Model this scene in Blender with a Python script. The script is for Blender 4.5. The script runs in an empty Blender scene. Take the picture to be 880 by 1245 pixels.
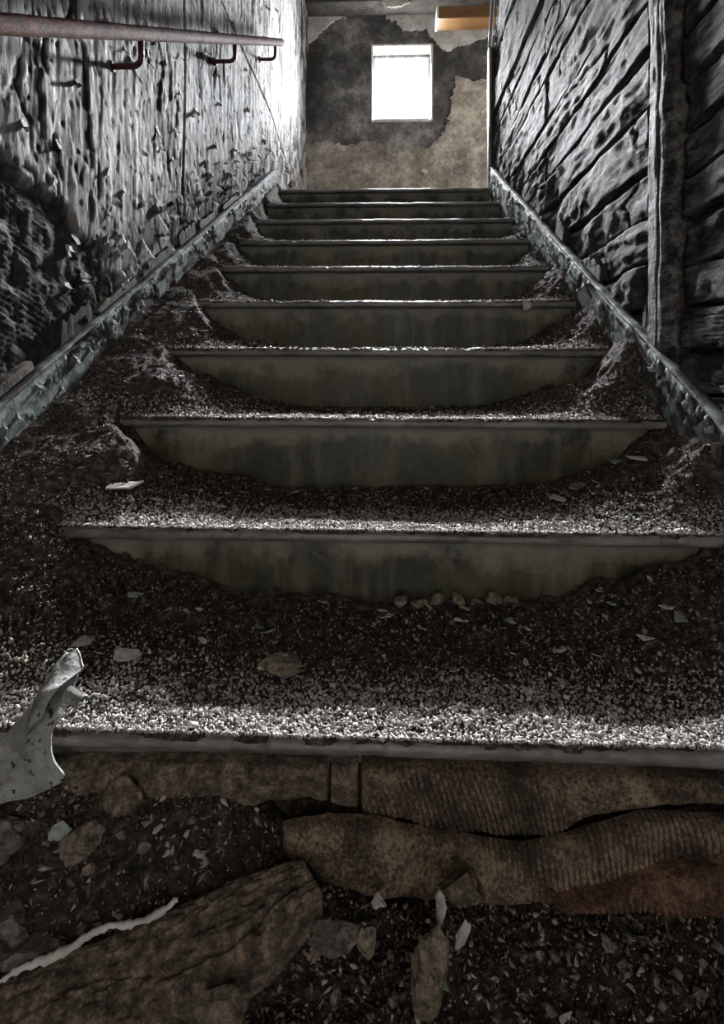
import bpy, math, random
import numpy as np
from mathutils import Matrix, Vector, noise as mnoise

random.seed(7)
rng = np.random.default_rng(11)
scene = bpy.context.scene
COL = scene.collection

# ------------------------------------------------------------------ camera, world, lights, exposure
CZ = 0.66                       # eye height above the rubble floor
FPX = 640.0                     # focal length in pixels of an 880 px wide frame
HOR = 470.0                     # image row of the horizon (shifted lens)
YAW = math.radians(2.2)
cam_d = bpy.data.cameras.new('camera')
cam_d.sensor_fit = 'HORIZONTAL'
cam_d.sensor_width = 36.0
cam_d.lens = 36.0 * FPX / 880.0
cam_d.shift_y = -(622.5 - HOR) / 880.0
cam_d.clip_start = 0.02
cam = bpy.data.objects.new('camera', cam_d)
COL.objects.link(cam)
cam.matrix_world = (Matrix.Translation((0, 0, CZ)) @ Matrix.Rotation(YAW, 4, 'Z')
                    @ Matrix.Rotation(math.pi / 2, 4, 'X') @ Matrix.Rotation(0.004, 4, 'Z'))
scene.camera = cam

world = bpy.data.worlds.new('overcast_sky')
scene.world = world
world.use_nodes = True
world.node_tree.nodes['Background'].inputs[0].default_value = (0.95, 0.97, 1.0, 1)
world.node_tree.nodes['Background'].inputs[1].default_value = 1.6

def area(name, loc, aim, sx, sy, power, color, spread=math.pi):
    d = bpy.data.lights.new(name, 'AREA')
    d.shape = 'RECTANGLE'; d.size = sx; d.size_y = sy
    d.energy = power; d.color = color; d.spread = spread
    o = bpy.data.objects.new(name, d); COL.objects.link(o)
    o.location = loc
    o.rotation_euler = (Vector(aim) - Vector(loc)).to_track_quat('-Z', 'Z').to_euler()
    return o
# bright overcast daylight just outside the little window at the top of the stairs
area('daylight_window', (0.20, 5.02, 2.95), (0.0, 1.1, 0.75), 0.95, 1.0, 300, (0.95, 0.97, 1.0), math.radians(26))
area('daylight_sky', (0.20, 5.10, 2.98), (0.0, 1.1, 0.75), 1.1, 1.1, 800, (0.93, 0.96, 1.0), math.radians(140))
# soft daylight from the open doorway at the foot of the stairs
# added fill lamp, out of view right of the landing, brightens the end wall
area('fill_landing', (2.12, 3.95, 2.75), (-0.6, 4.1, 2.6), 0.9, 1.5, 28.0, (1.0, 0.96, 0.9), math.radians(160))
area('daylight_doorway', (0.1, -1.75, 1.6), (0.0, 0.9, 0.2), 0.85, 1.7, 2.3, (1.0, 0.72, 0.42), math.radians(150))

scene.view_settings.view_transform = 'Standard'
scene.view_settings.look = 'None'
scene.view_settings.gamma = 1.0
scene.view_settings.use_curve_mapping = False
scene.view_settings.exposure = 0.0

# ------------------------------------------------------------------ helpers
_c, _s = math.cos(YAW), math.sin(YAW)
def at(px, py, Y):
    """world point on the plane y = Y that the camera sees at (px, py)"""
    a = (px - 440.0) / FPX; b = -(py - HOR) / FPX
    dx = a * _c - _s; dy = a * _s + _c
    t = Y / dy
    return np.array((dx * t, Y, CZ + b * t))
def at_x(px, py, X):
    a = (px - 440.0) / FPX; b = -(py - HOR) / FPX
    dx = a * _c - _s; dy = a * _s + _c
    t = X / dx
    return np.array((X, dy * t, CZ + b * t))

def _h(ix, iy, seed):
    n = (ix.astype(np.int64) * 374761393 + iy.astype(np.int64) * 668265263 + seed * 974634777) & 0xFFFFFFFF
    n = ((n ^ (n >> 13)) * 1274126177) & 0xFFFFFFFF
    n = ((n ^ (n >> 16)) * 2246822519) & 0xFFFFFFFF
    return ((n ^ (n >> 15)) & 0xFFFF) / 65535.0
def vn(x, y, seed=0):
    x = np.asarray(x, float); y = np.asarray(y, float)
    ix = np.floor(x); iy = np.floor(y); fx = x - ix; fy = y - iy
    ux = fx * fx * fx * (fx * (fx * 6 - 15) + 10); uy = fy * fy * fy * (fy * (fy * 6 - 15) + 10)
    a = _h(ix, iy, seed); b = _h(ix + 1, iy, seed); c = _h(ix, iy + 1, seed); d = _h(ix + 1, iy + 1, seed)
    return ((a + (b - a) * ux) * (1 - uy) + (c + (d - c) * ux) * uy) * 2 - 1
def fbm(x, y, octv=4, seed=0, gain=0.5):
    r = 0.0; amp = 1.0; tot = 0.0
    for i in range(octv):
        r = r + amp * vn(x * 2 ** i + 17.3 * i, y * 2 ** i + 9.1 * i, seed + i)
        tot += amp; amp *= gain
    return r / tot * 1.6
def cells(x, y, seed=0):
    """F1, F2, random id and offset to the nearest feature point"""
    x = np.asarray(x, float); y = np.asarray(y, float)
    ix = np.floor(x); iy = np.floor(y)
    f1 = np.full(x.shape, 9.0); f2 = f1.copy(); cid = np.zeros(x.shape); ox = np.zeros(x.shape); oy = np.zeros(x.shape)
    for dx in (-1, 0, 1):
        for dy in (-1, 0, 1):
            cx = ix + dx; cy = iy + dy
            px = cx + _h(cx, cy, seed); py = cy + _h(cx, cy, seed + 5)
            d = np.hypot(px - x, py - y)
            new = d < f1
            f2 = np.where(new, f1, np.minimum(f2, d))
            cid = np.where(new, _h(cx, cy, seed + 9), cid)
            ox = np.where(new, x - px, ox); oy = np.where(new, y - py, oy)
            f1 = np.where(new, d, f1)
    return f1, f2, cid, ox, oy
def sst(a, b, x):
    t = np.clip((x - a) / (b - a), 0, 1)
    return t * t * (3 - 2 * t)

LOC = {}
def mk(name, v, f, mat, parent=None, smooth=True, attrs=None, label=None, cat=None, group=None, kind=None, recentre=True):
    v = np.asarray(v, dtype=np.float32).reshape(-1, 3)
    off = np.array([v[:, 0].mean(), v[:, 1].mean(), v[:, 2].min()]) if recentre else np.zeros(3)
    me = bpy.data.meshes.new(name)
    vv = (v - off).astype(np.float32)
    if isinstance(f, np.ndarray):
        nf, n = f.shape
        me.vertices.add(len(vv)); me.vertices.foreach_set('co', vv.ravel())
        me.loops.add(nf * n); me.loops.foreach_set('vertex_index', f.astype(np.int32).ravel())
        me.polygons.add(nf); me.polygons.foreach_set('loop_start', np.arange(0, nf * n, n, dtype=np.int32))
        me.update(calc_edges=True)
    else:
        me.from_pydata(vv.tolist(), [], f)
    if smooth:
        me.polygons.foreach_set('use_smooth', np.ones(len(me.polygons), dtype=bool))
    for k, a in (attrs or {}).items():
        at_ = me.attributes.new(k, 'FLOAT', 'POINT')
        at_.data.foreach_set('value', np.asarray(a, dtype=np.float32).ravel())
    me.materials.append(mat)
    me.update()
    o = bpy.data.objects.new(name, me); COL.objects.link(o)
    o.location = off
    LOC[o.name] = off
    if parent is not None:
        o.parent = parent
        o.matrix_parent_inverse = Matrix.Translation(-Vector(LOC[parent.name]))
    tag(o, label, cat, group, kind)
    return o
def tag(o, label=None, cat=None, group=None, kind=None):
    if label: o['label'] = label
    if cat: o['category'] = cat
    if group: o['group'] = group
    if kind: o['kind'] = kind
def empty(name, loc, **kw):
    o = bpy.data.objects.new(name, None); COL.objects.link(o)
    o.empty_display_size = 0.1
    o.location = loc; LOC[o.name] = np.array(loc, float); tag(o, **kw); return o

def grid_faces(nu, nv, flip=False):
    i = np.arange(nu - 1)[:, None] * nv + np.arange(nv - 1)[None, :]
    i = i.ravel()
    q = np.stack([i, i + nv, i + nv + 1, i + 1], 1)
    return q[:, ::-1].copy() if flip else q
def box_v(x0, x1, y0, y1, z0, z1):
    return [(x0, y0, z0), (x1, y0, z0), (x1, y1, z0), (x0, y1, z0), (x0, y0, z1), (x1, y0, z1), (x1, y1, z1), (x0, y1, z1)]
BOX_F = [(0, 3, 2, 1), (4, 5, 6, 7), (0, 1, 5, 4), (1, 2, 6, 5), (2, 3, 7, 6), (3, 0, 4, 7)]
def boxes(name, lst, mat, **kw):
    v = []; f = []
    for b in lst:
        n = len(v); v += box_v(*b); f += [tuple(n + i for i in q) for q in BOX_F]
    return mk(name, v, f, mat, smooth=False, **kw)
def bevel(o, w=0.004, seg=2):
    m = o.modifiers.new('bevel', 'BEVEL'); m.width = w; m.segments = seg; m.limit_method = 'ANGLE'
    return o
def tube(pts, rad, n=14, cap=True):
    """swept round bar along pts"""
    pts = [Vector(p) for p in pts]; v = []; f = []
    up = Vector((0.3, 0.2, 1)).normalized()
    m = len(pts); nrm = None
    for i, p in enumerate(pts):
        t = (pts[min(i + 1, m - 1)] - pts[max(i - 1, 0)]).normalized()
        if nrm is None:
            nrm = t.cross(up).normalized()
        nrm = (nrm - t * nrm.dot(t)).normalized(); bn = t.cross(nrm)
        r = rad[i] if hasattr(rad, '__len__') else rad
        for k in range(n):
            a = 2 * math.pi * k / n
            v.append(tuple(p + (nrm * math.cos(a) + bn * math.sin(a)) * r))
    for i in range(m - 1):
        for k in range(n):
            f.append((i * n + k, i * n + (k + 1) % n, (i + 1) * n + (k + 1) % n, (i + 1) * n + k))
    if cap:
        f.append(tuple(range(n - 1, -1, -1))); f.append(tuple((m - 1) * n + k for k in range(n)))
    return v, f

# ------------------------------------------------------------------ materials
class NT:
    def __init__(self, name):
        self.m = bpy.data.materials.new(name); self.m.use_nodes = True
        self.t = self.m.node_tree; self.b = self.t.nodes['Principled BSDF']
        self.co = self.t.nodes.new('ShaderNodeTexCoord')
        g = self.t.nodes.new('ShaderNodeNewGeometry'); self.pos = g.outputs['Position']
    def n(self, ty, **kw):
        x = self.t.nodes.new(ty)
        for k, v in kw.items(): setattr(x, k, v)
        return x
    def l(self, a, b): self.t.links.new(a, b)
    def mapping(self, scale, src=None):
        m = self.n('ShaderNodeMapping'); m.inputs['Scale'].default_value = scale
        self.l(src or self.pos, m.inputs['Vector']); return m.outputs[0]
    def noise(self, scale, detail=6, rough=0.6, stretch=(1, 1, 1), dist=0.0):
        x = self.n('ShaderNodeTexNoise'); x.inputs['Scale'].default_value = scale
        x.inputs['Detail'].default_value = detail; x.inputs['Roughness'].default_value = rough; x.inputs['Distortion'].default_value = dist
        self.l(self.mapping(stretch), x.inputs['Vector']); return x.outputs['Fac']
    def voro(self, scale, stretch=(1, 1, 1), out='Distance', feature='F1'):
        x = self.n('ShaderNodeTexVoronoi', feature=feature); x.inputs['Scale'].default_value = scale
        self.l(self.mapping(stretch), x.inputs['Vector']); return x.outputs[out]
    def ramp(self, fac, stops):
        r = self.n('ShaderNodeValToRGB'); e = r.color_ramp.elements
        while len(e) < len(stops): e.new(0.5)
        for i, (p, c) in enumerate(stops):
            e[i].position = p; e[i].color = (*c, 1) if len(c) == 3 else c
        self.l(fac, r.inputs[0]); return r.outputs[0]
    def mix(self, fac, a, b, mode='MIX'):
        x = self.n('ShaderNodeMix', data_type='RGBA', blend_type=mode)
        if isinstance(fac, (int, float)): x.inputs[0].default_value = fac
        else: self.l(fac, x.inputs[0])
        for i, c in ((6, a), (7, b)):
            if isinstance(c, tuple): x.inputs[i].default_value = (*c, 1)
            else: self.l(c, x.inputs[i])
        return x.outputs[2]
    def math(self, op, a, b=0.0):
        x = self.n('ShaderNodeMath', operation=op)
        for i, c in ((0, a), (1, b)):
            if isinstance(c, (int, float)): x.inputs[i].default_value = c
            else: self.l(c, x.inputs[i])
        return x.outputs[0]
    def attr(self, name):
        a = self.n('ShaderNodeAttribute', attribute_name=name); return a.outputs['Fac']
    def bump(self, h, dist=0.004, strength=1.0, prev=None):
        b = self.n('ShaderNodeBump'); b.inputs['Distance'].default_value = dist; b.inputs['Strength'].default_value = strength
        self.l(h, b.inputs['Height'])
        if prev is not None: self.l(prev, b.inputs['Normal'])
        return b.outputs[0]
    def done(self, color, rough=0.8, normal=None, spec=0.4, metal=0.0):
        if isinstance(color, tuple): self.b.inputs['Base Color'].default_value = (*color, 1)
        else: self.l(color, self.b.inputs['Base Color'])
        if isinstance(rough, (int, float)): self.b.inputs['Roughness'].default_value = rough
        else: self.l(rough, self.b.inputs['Roughness'])
        self.b.inputs['Specular IOR Level'].default_value = spec
        self.b.inputs['Metallic'].default_value = metal
        if normal is not None: self.l(normal, self.b.inputs['Normal'])
        return self.m

def m_leftwall():
    t = NT('peeling_plaster')
    p = t.attr('paint')
    grain = t.noise(26, 7, 0.7, (1, 1, 0.16))
    fine = t.noise(90, 5, 0.7, (1, 1, 0.3))
    paint = t.ramp(grain, [(0.38, (0.06, 0.056, 0.053)), (0.48, (0.29, 0.285, 0.28)), (0.60, (0.56, 0.56, 0.56))])
    rust = t.ramp(t.noise(7, 4, 0.6), [(0.55, (0, 0, 0)), (0.72, (1, 1, 1))])
    paint = t.mix(t.math('MULTIPLY', rust, 0.45), paint, (0.17, 0.11, 0.08))
    bare = t.ramp(fine, [(0.3, (0.015, 0.013, 0.012)), (0.6, (0.05, 0.044, 0.04)), (0.8, (0.1, 0.09, 0.082))])
    fl = t.noise(42, 4, 0.65, (1, 1, 0.35), 0.6)
    paint = t.mix(t.ramp(fl, [(0.57, (0, 0, 0)), (0.64, (0.9,) * 3)]), paint, (0.035, 0.03, 0.028))
    c = t.mix(p, bare, paint)
    nb = t.bump(t.math('ADD', t.math('MULTIPLY', grain, 1.0), t.math('MULTIPLY', fine, 0.6)), 0.0028, 1.0)
    return t.done(c, t.ramp(fine, [(0.3, (0.6,) * 3), (0.7, (0.85,) * 3)]), nb, 0.2)
def m_boards():
    t = NT('weathered_board')
    g = t.noise(34, 7, 0.75, (1, 0.16, 1)); fine = t.noise(85, 6, 0.75, (1, 0.6, 1)); big = t.noise(4.5, 6, 0.68); pk = t.noise(48, 5, 0.65, (1, 0.5, 1), 0.8)
    c = t.ramp(g, [(0.38, (0.022, 0.019, 0.017)), (0.5, (0.105, 0.098, 0.092)), (0.62, (0.23, 0.222, 0.214))])
    d = t.ramp(fine, [(0.40, (0.012, 0.010, 0.009)), (0.60, (0.085, 0.076, 0.068))])
    c = t.mix(t.ramp(big, [(0.46, (0, 0, 0)), (0.58, (0.9,) * 3)]), c, d)
    c = t.mix(t.ramp(pk, [(0.56, (0, 0, 0)), (0.62, (0.85,) * 3)]), c, (0.02, 0.017, 0.015))
    nb = t.bump(t.math('ADD', g, t.math('MULTIPLY', fine, 1.1)), 0.004, 1.0)
    return t.done(c, 0.8, nb, 0.15)
def m_simple(name, lo, hi, scale=20, rough=0.8, bump=0.004, stretch=(1, 1, 1), spec=0.4, metal=0.0, mid=None):
    t = NT(name)
    a = t.noise(scale, 7, 0.65, stretch); b = t.noise(scale * 5, 4, 0.7, stretch)
    f = t.math('ADD', t.math('MULTIPLY', a, 0.65), t.math('MULTIPLY', b, 0.35))
    st = [(0.40, lo), (0.60, hi)] if mid is None else [(0.39, lo), (0.5, mid), (0.61, hi)]
    return t.done(t.ramp(f, st), rough, t.bump(f, bump, 1.0), spec, metal)
def m_grain(name, stops, rough=0.75):
    t = NT(name)
    c = t.ramp(t.attr('tone'), stops)
    f = t.noise(400, 3, 0.6)
    c = t.mix(0.5, c, t.ramp(f, [(0.3, (0.25, 0.25, 0.25)), (0.7, (1, 1, 1))]), 'MULTIPLY')
    return t.done(c, rough, t.bump(f, 0.001, 0.6), 0.4)
def m_riser():
    t = NT('olive_paint')
    st = t.noise(16, 6, 0.65, (1, 1, 0.14)); cl = t.noise(7, 7, 0.7); sp = t.noise(60, 4, 0.7)
    c = t.ramp(cl, [(0.40, (0.022, 0.021, 0.009)), (0.60, (0.088, 0.082, 0.038))])
    c = t.mix(t.ramp(st, [(0.50, (0, 0, 0)), (0.66, (0.6,) * 3)]), c, (0.18, 0.168, 0.11))
    up = t.attr('up')
    c = t.mix(t.math('MULTIPLY', t.ramp(t.math('ADD', t.math('MULTIPLY', up, 0.55), t.math('MULTIPLY', cl, 0.7)), [(0.74, (0, 0, 0)), (0.88, (1, 1, 1))]), 0.7), c, (0.27, 0.26, 0.2))
    c = t.mix(t.ramp(sp, [(0.68, (0, 0, 0)), (0.74, (1, 1, 1))]), c, (0.05, 0.05, 0.04))
    return t.done(c, t.ramp(cl, [(0.3, (0.38,) * 3), (0.7, (0.62,) * 3)]), t.bump(sp, 0.002, 0.6), 0.45)
def m_baseboard():
    t = NT('peeling_teal_paint')
    p = t.attr('paint'); a = t.noise(28, 6, 0.65); b = t.noise(120, 4, 0.6)
    teal = t.ramp(a, [(0.38, (0.09, 0.115, 0.11)), (0.5, (0.23, 0.275, 0.265)), (0.62, (0.42, 0.465, 0.45))])
    bare = t.ramp(b, [(0.3, (0.045, 0.043, 0.04)), (0.7, (0.15, 0.14, 0.13))])
    c = t.mix(p, bare, teal)
    return t.done(c, 0.65, t.bump(t.math('ADD', a, t.math('MULTIPLY', b, 0.4)), 0.003, 0.9), 0.25)
def m_backwall():
    t = NT('stained_masonry')
    a = t.noise(2.2, 8, 0.68); b = t.noise(30, 6, 0.7)
    c = t.ramp(a, [(0.40, (0.07, 0.068, 0.067)), (0.51, (0.16, 0.153, 0.146)), (0.61, (0.40, 0.38, 0.35))])
    c = t.mix(0.55, c, t.ramp(b, [(0.40, (0.3,) * 3), (0.58, (1, 1, 1))]), 'MULTIPLY')
    return t.done(c, 0.75, t.bump(b, 0.012, 1.0), 0.3)
def m_ribbed(name, lo, mid, hi):
    t = NT(name)
    a = t.noise(20, 7, 0.75); b = t.noise(210, 5, 0.75)
    f = t.math('ADD', t.math('MULTIPLY', a, 0.5), t.math('MULTIPLY', b, 0.5))
    c = t.ramp(f, [(0.42, lo), (0.5, mid), (0.58, hi)])
    c = t.mix(t.math('MULTIPLY', t.attr('groove'), 0.9), c, (0.008, 0.006, 0.005))
    return t.done(c, 0.6, t.bump(b, 0.003, 1.0), 0.4)
def m_sheet():
    t = NT('old_paint_sheet')
    a = t.noise(30, 6, 0.6); sp = t.noise(95, 3, 0.5)
    c = t.ramp(a, [(0.38, (0.16, 0.16, 0.15)), (0.6, (0.36, 0.36, 0.345))])
    c = t.mix(t.ramp(sp, [(0.61, (0, 0, 0)), (0.66, (1, 1, 1))]), c, (0.05, 0.045, 0.04))
    return t.done(c, 0.7, t.bump(t.math('ADD', a, sp), 0.003, 0.9), 0.25)
M = {
    'left': m_leftwall(), 'board': m_boards(), 'riser': m_riser(), 'base': m_baseboard(), 'back': m_backwall(),
    'rough': m_simple('rough_render', (0.05, 0.045, 0.04), (0.2, 0.18, 0.16), 14, 0.85, 0.01),
    'dirt': m_simple('dark_soil', (0.010, 0.008, 0.0066), (0.2, 0.16, 0.135), 75, 0.85, 0.006, mid=(0.055, 0.043, 0.036)),
    'earth': m_simple('black_earth', (0.005, 0.004, 0.003), (0.10, 0.078, 0.058), 75, 0.85, 0.006, mid=(0.022, 0.017, 0.013)),
    'concrete': m_simple('step_concrete', (0.09, 0.085, 0.075), (0.24, 0.22, 0.2), 16, 0.8, 0.004),
    'nosing': m_simple('worn_nosing', (0.085, 0.078, 0.07), (0.27, 0.255, 0.24), 22, 0.42, 0.002, (0.35, 1, 1), 0.6),
    'rust': m_simple('rusty_pipe', (0.022, 0.009, 0.007), (0.13, 0.05, 0.037), 45, 0.75, 0.004, spec=0.06),
    'rust_dark': m_simple('rusted_iron', (0.035, 0.012, 0.009), (0.14, 0.045, 0.035), 50, 0.55, 0.003),
    'pale': m_simple('pale_plaster', (0.45, 0.435, 0.40), (0.8, 0.775, 0.73), 9, 0.8, 0.005),
    'brown': m_simple('brown_plaster', (0.16, 0.14, 0.115), (0.56, 0.51, 0.43), 6, 0.8, 0.012, mid=(0.31, 0.275, 0.225)),
    'beam': m_simple('tan_timber', (0.12, 0.06, 0.022), (0.24, 0.13, 0.05), 8, 0.4, 0.001, (0.1, 1, 1), 0.5),
    'soot': m_simple('sooty_timber', (0.02, 0.018, 0.016), (0.085, 0.078, 0.07), 10, 0.8, 0.006),
    'metal': m_simple('grey_metal', (0.14, 0.14, 0.145), (0.42, 0.42, 0.43), 15, 0.4, 0.001, (1, 1, 0.1), 0.6),
    'sheet': m_sheet(),
    'slab': m_simple('brown_timber', (0.03, 0.023, 0.016), (0.33, 0.26, 0.185), 70, 0.7, 0.006, mid=(0.125, 0.097, 0.068)),
    'ribbed': m_ribbed('ribbed_timber', (0.03, 0.021, 0.014), (0.13, 0.095, 0.063), (0.36, 0.27, 0.18)),
    'redwood': m_ribbed('red_timber', (0.03, 0.018, 0.011), (0.11, 0.062, 0.036), (0.27, 0.16, 0.095)),
    'stone': m_simple('brown_stone', (0.07, 0.056, 0.04), (0.38, 0.315, 0.235), 85, 0.75, 0.005),
    'stone_grey': m_simple('grey_stone', (0.05, 0.044, 0.037), (0.29, 0.265, 0.23), 85, 0.75, 0.005),
    'chip': m_simple('pale_chip', (0.32, 0.3, 0.26), (0.62, 0.59, 0.52), 60, 0.7, 0.001),
    'chip_green': m_simple('green_chip', (0.16, 0.2, 0.17), (0.4, 0.45, 0.4), 60, 0.6, 0.001),
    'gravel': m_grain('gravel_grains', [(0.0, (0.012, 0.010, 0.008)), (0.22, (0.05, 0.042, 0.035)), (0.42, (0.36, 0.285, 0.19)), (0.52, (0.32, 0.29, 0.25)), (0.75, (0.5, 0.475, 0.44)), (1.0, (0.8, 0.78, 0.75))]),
    'crumb': m_grain('rubble_crumbs', [(0.0, (0.03, 0.024, 0.018)), (0.5, (0.12, 0.095, 0.07)), (0.8, (0.33, 0.27, 0.2)), (1.0, (0.62, 0.55, 0.44))]),
}

# ------------------------------------------------------------------ stair numbers
W = 0.643                       # half width between the skirting boards
G, R = 0.28, 0.181
Y0, Z0 = 0.644, 0.222           # nosing edge and top of the lowest step in view
NS = 10                         # the last one is the edge of the landing
def NY(k): return Y0 + G * k
def TZ(k): return Z0 + R * k
def slope_z(y): return Z0 + (y - Y0) * R / G
YB = 4.62                       # back wall
XW = W + 0.028                  # wall face
FL = 0.07                       # the left wall runs slightly out of true: it closes in towards the landing
def WL(y): return 0.65 + FL * np.maximum(0.0, 3.16 - np.asarray(y, float))     # left skirting face
def XL(y): return WL(y) + 0.028                                                # left wall face
def at_left(px, py, off):
    """point seen at (px, py) on a plane 'off' inside the left skirting face"""
    a = (px - 440.0) / FPX; b = -(py - HOR) / FPX
    dx = a * _c - _s; dy = a * _s + _c
    t = -(0.65 + FL * 3.16 - off) / (dx - FL * dy)
    return np.array((dx * t, dy * t, CZ + b * t))
def prism(name, poly, z0, z1, mat, **kw):
    n = len(poly)
    v = [(x, y, z0) for x, y in poly] + [(x, y, z1) for x, y in poly]
    f = [tuple(range(n))[::-1], tuple(range(n, 2 * n))] + [(i, (i + 1) % n, (i + 1) % n + n, i + n) for i in range(n)]
    return mk(name, v, f, mat, smooth=False, **kw)
ZC = 4.0                        # ceiling

# ------------------------------------------------------------------ walls
# left wall: masonry core with separate sheets of peeling plaster
wl = prism('wall_left', [(-1.5, -1.6), (-float(XL(-1.6)) - 0.03, -1.6), (-float(XL(3.16)) - 0.03, 3.16), (-float(XL(3.16)) - 0.03, YB), (-1.5, YB)], -0.3, ZC, M['rough'], kind='structure')
def zl(y):                      # top edge of the left skirting board
    return slope_z(y) + 0.118 + 0.0 * np.asarray(y)
def zr(y):
    return slope_z(y) + 0.12 - 0.01 * np.clip((y - 0.9) / 2.2, 0, 1)
def left_field(y, z):
    base = fbm(y * 1.3, z * 1.3, 2, 3) * 0.010
    grain = fbm(y * 48, z * 5.5, 3, 21) * 0.0016 + fbm(y * 130, z * 22, 2, 31) * 0.0007
    lost = fbm(y * 6.5, z * 2.4, 5, 41) + 0.55 * fbm(y * 26, z * 9, 3, 47)
    paint = sst(-0.66, -0.48, lost)
    # bare rough zone low on the near part of the wall, with old lath marks
    edge = 1.149 - 0.42 * (y - 1.10) + 0.06 * fbm(y * 5, z * 5, 3, 5)
    bare = sst(0.03, -0.03, z - edge) * sst(2.1, 1.65, y)
    lath = np.abs(((z + 0.36 * y) * 70 + 1.2 * fbm(y * 4, z * 4, 3, 6)) % 1 - 0.5) * 2
    # crumbling flakes along the skirting
    low = sst(0.30, 0.05, z - zl(y)) * sst(1.2, 1.5, y)
    f1, f2, cid, ox, oy = cells(y * 15, z * 11, 61)
    flake = (cid - 0.5) * 0.012 + (ox * (cid - 0.3) + oy * 0.5) * 0.010 - 0.008 * sst(0.10, 0.0, f2 - f1)
    # slanting nicks
    n1, n2, nid, nx, ny = cells(y * 30 + 0.0, z * 17, 71)
    a = nx * 0.75 + ny * 0.9
    nick = np.exp(-(a / 0.09) ** 2) * sst(0.42, 0.12, np.abs(nx * 0.9 - ny * 0.6)) * (nid > 0.45)
    pit = sst(0.16, 0.05, n1) * (nid < 0.22)
    crack = np.exp(-(fbm(y * 3.1, z * 1.2, 4, 83) / 0.018) ** 2)
    d = base + grain * (1 - 0.5 * bare) + 0.0035 * paint * (1 - bare) - 0.0028 * nick * (1 - bare) - 0.004 * pit - 0.003 * crack
    d = d * (1 - 0.6 * low) + flake * low - bare * (0.010 - 0.0035 * lath) + bare * 0.0045 * fbm(y * 28, z * 28, 4, 91)
    p = paint * (1 - 0.92 * bare) * (1 - 0.85 * nick) * (1 - 0.9 * pit) * (1 - 0.8 * crack)
    p = p * (1 - low * (cid < 0.35)) * (0.75 + 0.25 * sst(0, 0.2, f2 - f1))
    return d, p
def wedge_top(y): return CZ + 0.80 * (y + 0.25)
def wall_sheet(name, side, y0, y1, zlo, zhi, nu, nv, field, mat, parent):
    u = np.linspace(0, 1, nu)
    ys = (y0 + 0.35) * ((y1 + 0.35) / (y0 + 0.35)) ** u - 0.35
    lo = zlo(ys); hi = np.maximum(zhi(ys), lo + 0.02)
    t = np.linspace(0, 1, nv)
    Yg = np.repeat(ys[:, None], nv, 1); Zg = lo[:, None] + (hi - lo)[:, None] * t[None]
    d, p = field(Yg, Zg)
    if side < 0: Xg = -XL(Yg) + d
    else: Xg = XW - d
    # ragged sheet edge turned back to the masonry
    rim = np.minimum(np.minimum(u[:, None] * (nu - 1), (1 - u[:, None]) * (nu - 1)), np.minimum(t[None] * (nv - 1), (1 - t[None]) * (nv - 1)))
    Xg = Xg + np.where(rim < 0.5, 0.028 if side > 0 else -0.028, 0.0)
    return mk(name, np.stack([Xg, Yg, Zg], -1), grid_faces(nu, nv, flip=(side < 0)), mat, parent, attrs={'paint': p})
YS = 1.98
lowz = lambda y: slope_z(y) - 0.12
seam = lambda y: 2.415 - 0.16 * (y - 2.36)
wall_sheet('plaster_panel', -1, 0.35, YS - 0.004, lowz, lambda y: np.minimum(wedge_top(y) + 0.25, ZC), 400, 330, left_field, M['left'], wl)
wall_sheet('plaster_panel', -1, YS + 0.004, YB, lowz, lambda y: np.minimum(seam(y) - 0.004, ZC), 330, 260, left_field, M['left'], wl)
wall_sheet('plaster_panel', -1, YS + 0.004, YB, lambda y: seam(y) + 0.004, lambda y: np.minimum(wedge_top(y) + 0.2, ZC), 330, 200, left_field, M['left'], wl)

# right wall: masonry core, horizontal boards, one upright batten
YR = 3.22
wr = boxes('wall_right', [(XW + 0.035, XW + 0.25, -1.6, YR, -0.3, ZC)], M['rough'], kind='structure')
def board(y0, y1, z0, z1, idx, comb=False):
    nu = max(24, int((y1 - y0) / 0.008)); nv = 20
    u = np.linspace(0, 1, nu); t = np.linspace(0, 1, nv)
    Yg = np.repeat((y0 + (y1 - y0) * u)[:, None], nv, 1)
    sag = 0.010 * fbm(Yg[:, :1] * 2.2, Yg[:, :1] * 0 + idx, 3, 5)
    Zg = z0 + (z1 - z0) * t[None] + sag
    edge = np.minimum(t, 1 - t)[None] * (z1 - z0)
    edge = edge + 0.007 * fbm(Yg * 7, Zg * 9, 4, 11 + idx % 3) - 0.002
    rough = sst(0.35, 0.0, Zg - zr(Yg))
    d = 0.011 * sst(-0.004, 0.005, edge) + 0.006 * fbm(Yg * 1.5, Zg * 3, 2, idx) + 0.0020 * fbm(Yg * 5, Zg * 60, 3, 40 + idx) + 0.004 * fbm(Yg * 10, Zg * 24, 3, 44 + idx)
    d += 0.004 * fbm(Yg * 22, Zg * 22, 3, 70) * (0.3 + rough) + 0.012 * rough * fbm(Yg * 9, Zg * 7, 3, 75)
    gouge = np.exp(-(fbm(Yg * 3.2 + idx, Zg * 9, 3, 88) / 0.05) ** 2)
    d -= 0.008 * gouge * sst(-0.2, 0.4, fbm(Yg * 2, Zg * 2, 2, 95))
    if comb:
        d += 0.0028 * np.sin((Zg - 0.08 * Yg) * 2 * math.pi / 0.0085 + 2 * fbm(Yg * 5, Zg * 5, 2, 9))
    d[0] = d[-1] = -0.01; d[:, 0] = d[:, -1] = -0.012
    Xg = XW + 0.012 - d + random.uniform(-0.006, 0.006)
    mk('board', np.stack([Xg, Yg, Zg], -1), grid_faces(nu, nv), M['board'], wr)
z = 0.345; i = 0
while z < 1.75:
    w = 0.099 + random.uniform(-0.006, 0.01)
    board(0.35, 1.205, z, z + w - 0.004, i, comb=z < 0.78); z += w; i += 1
z = 0.60
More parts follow.
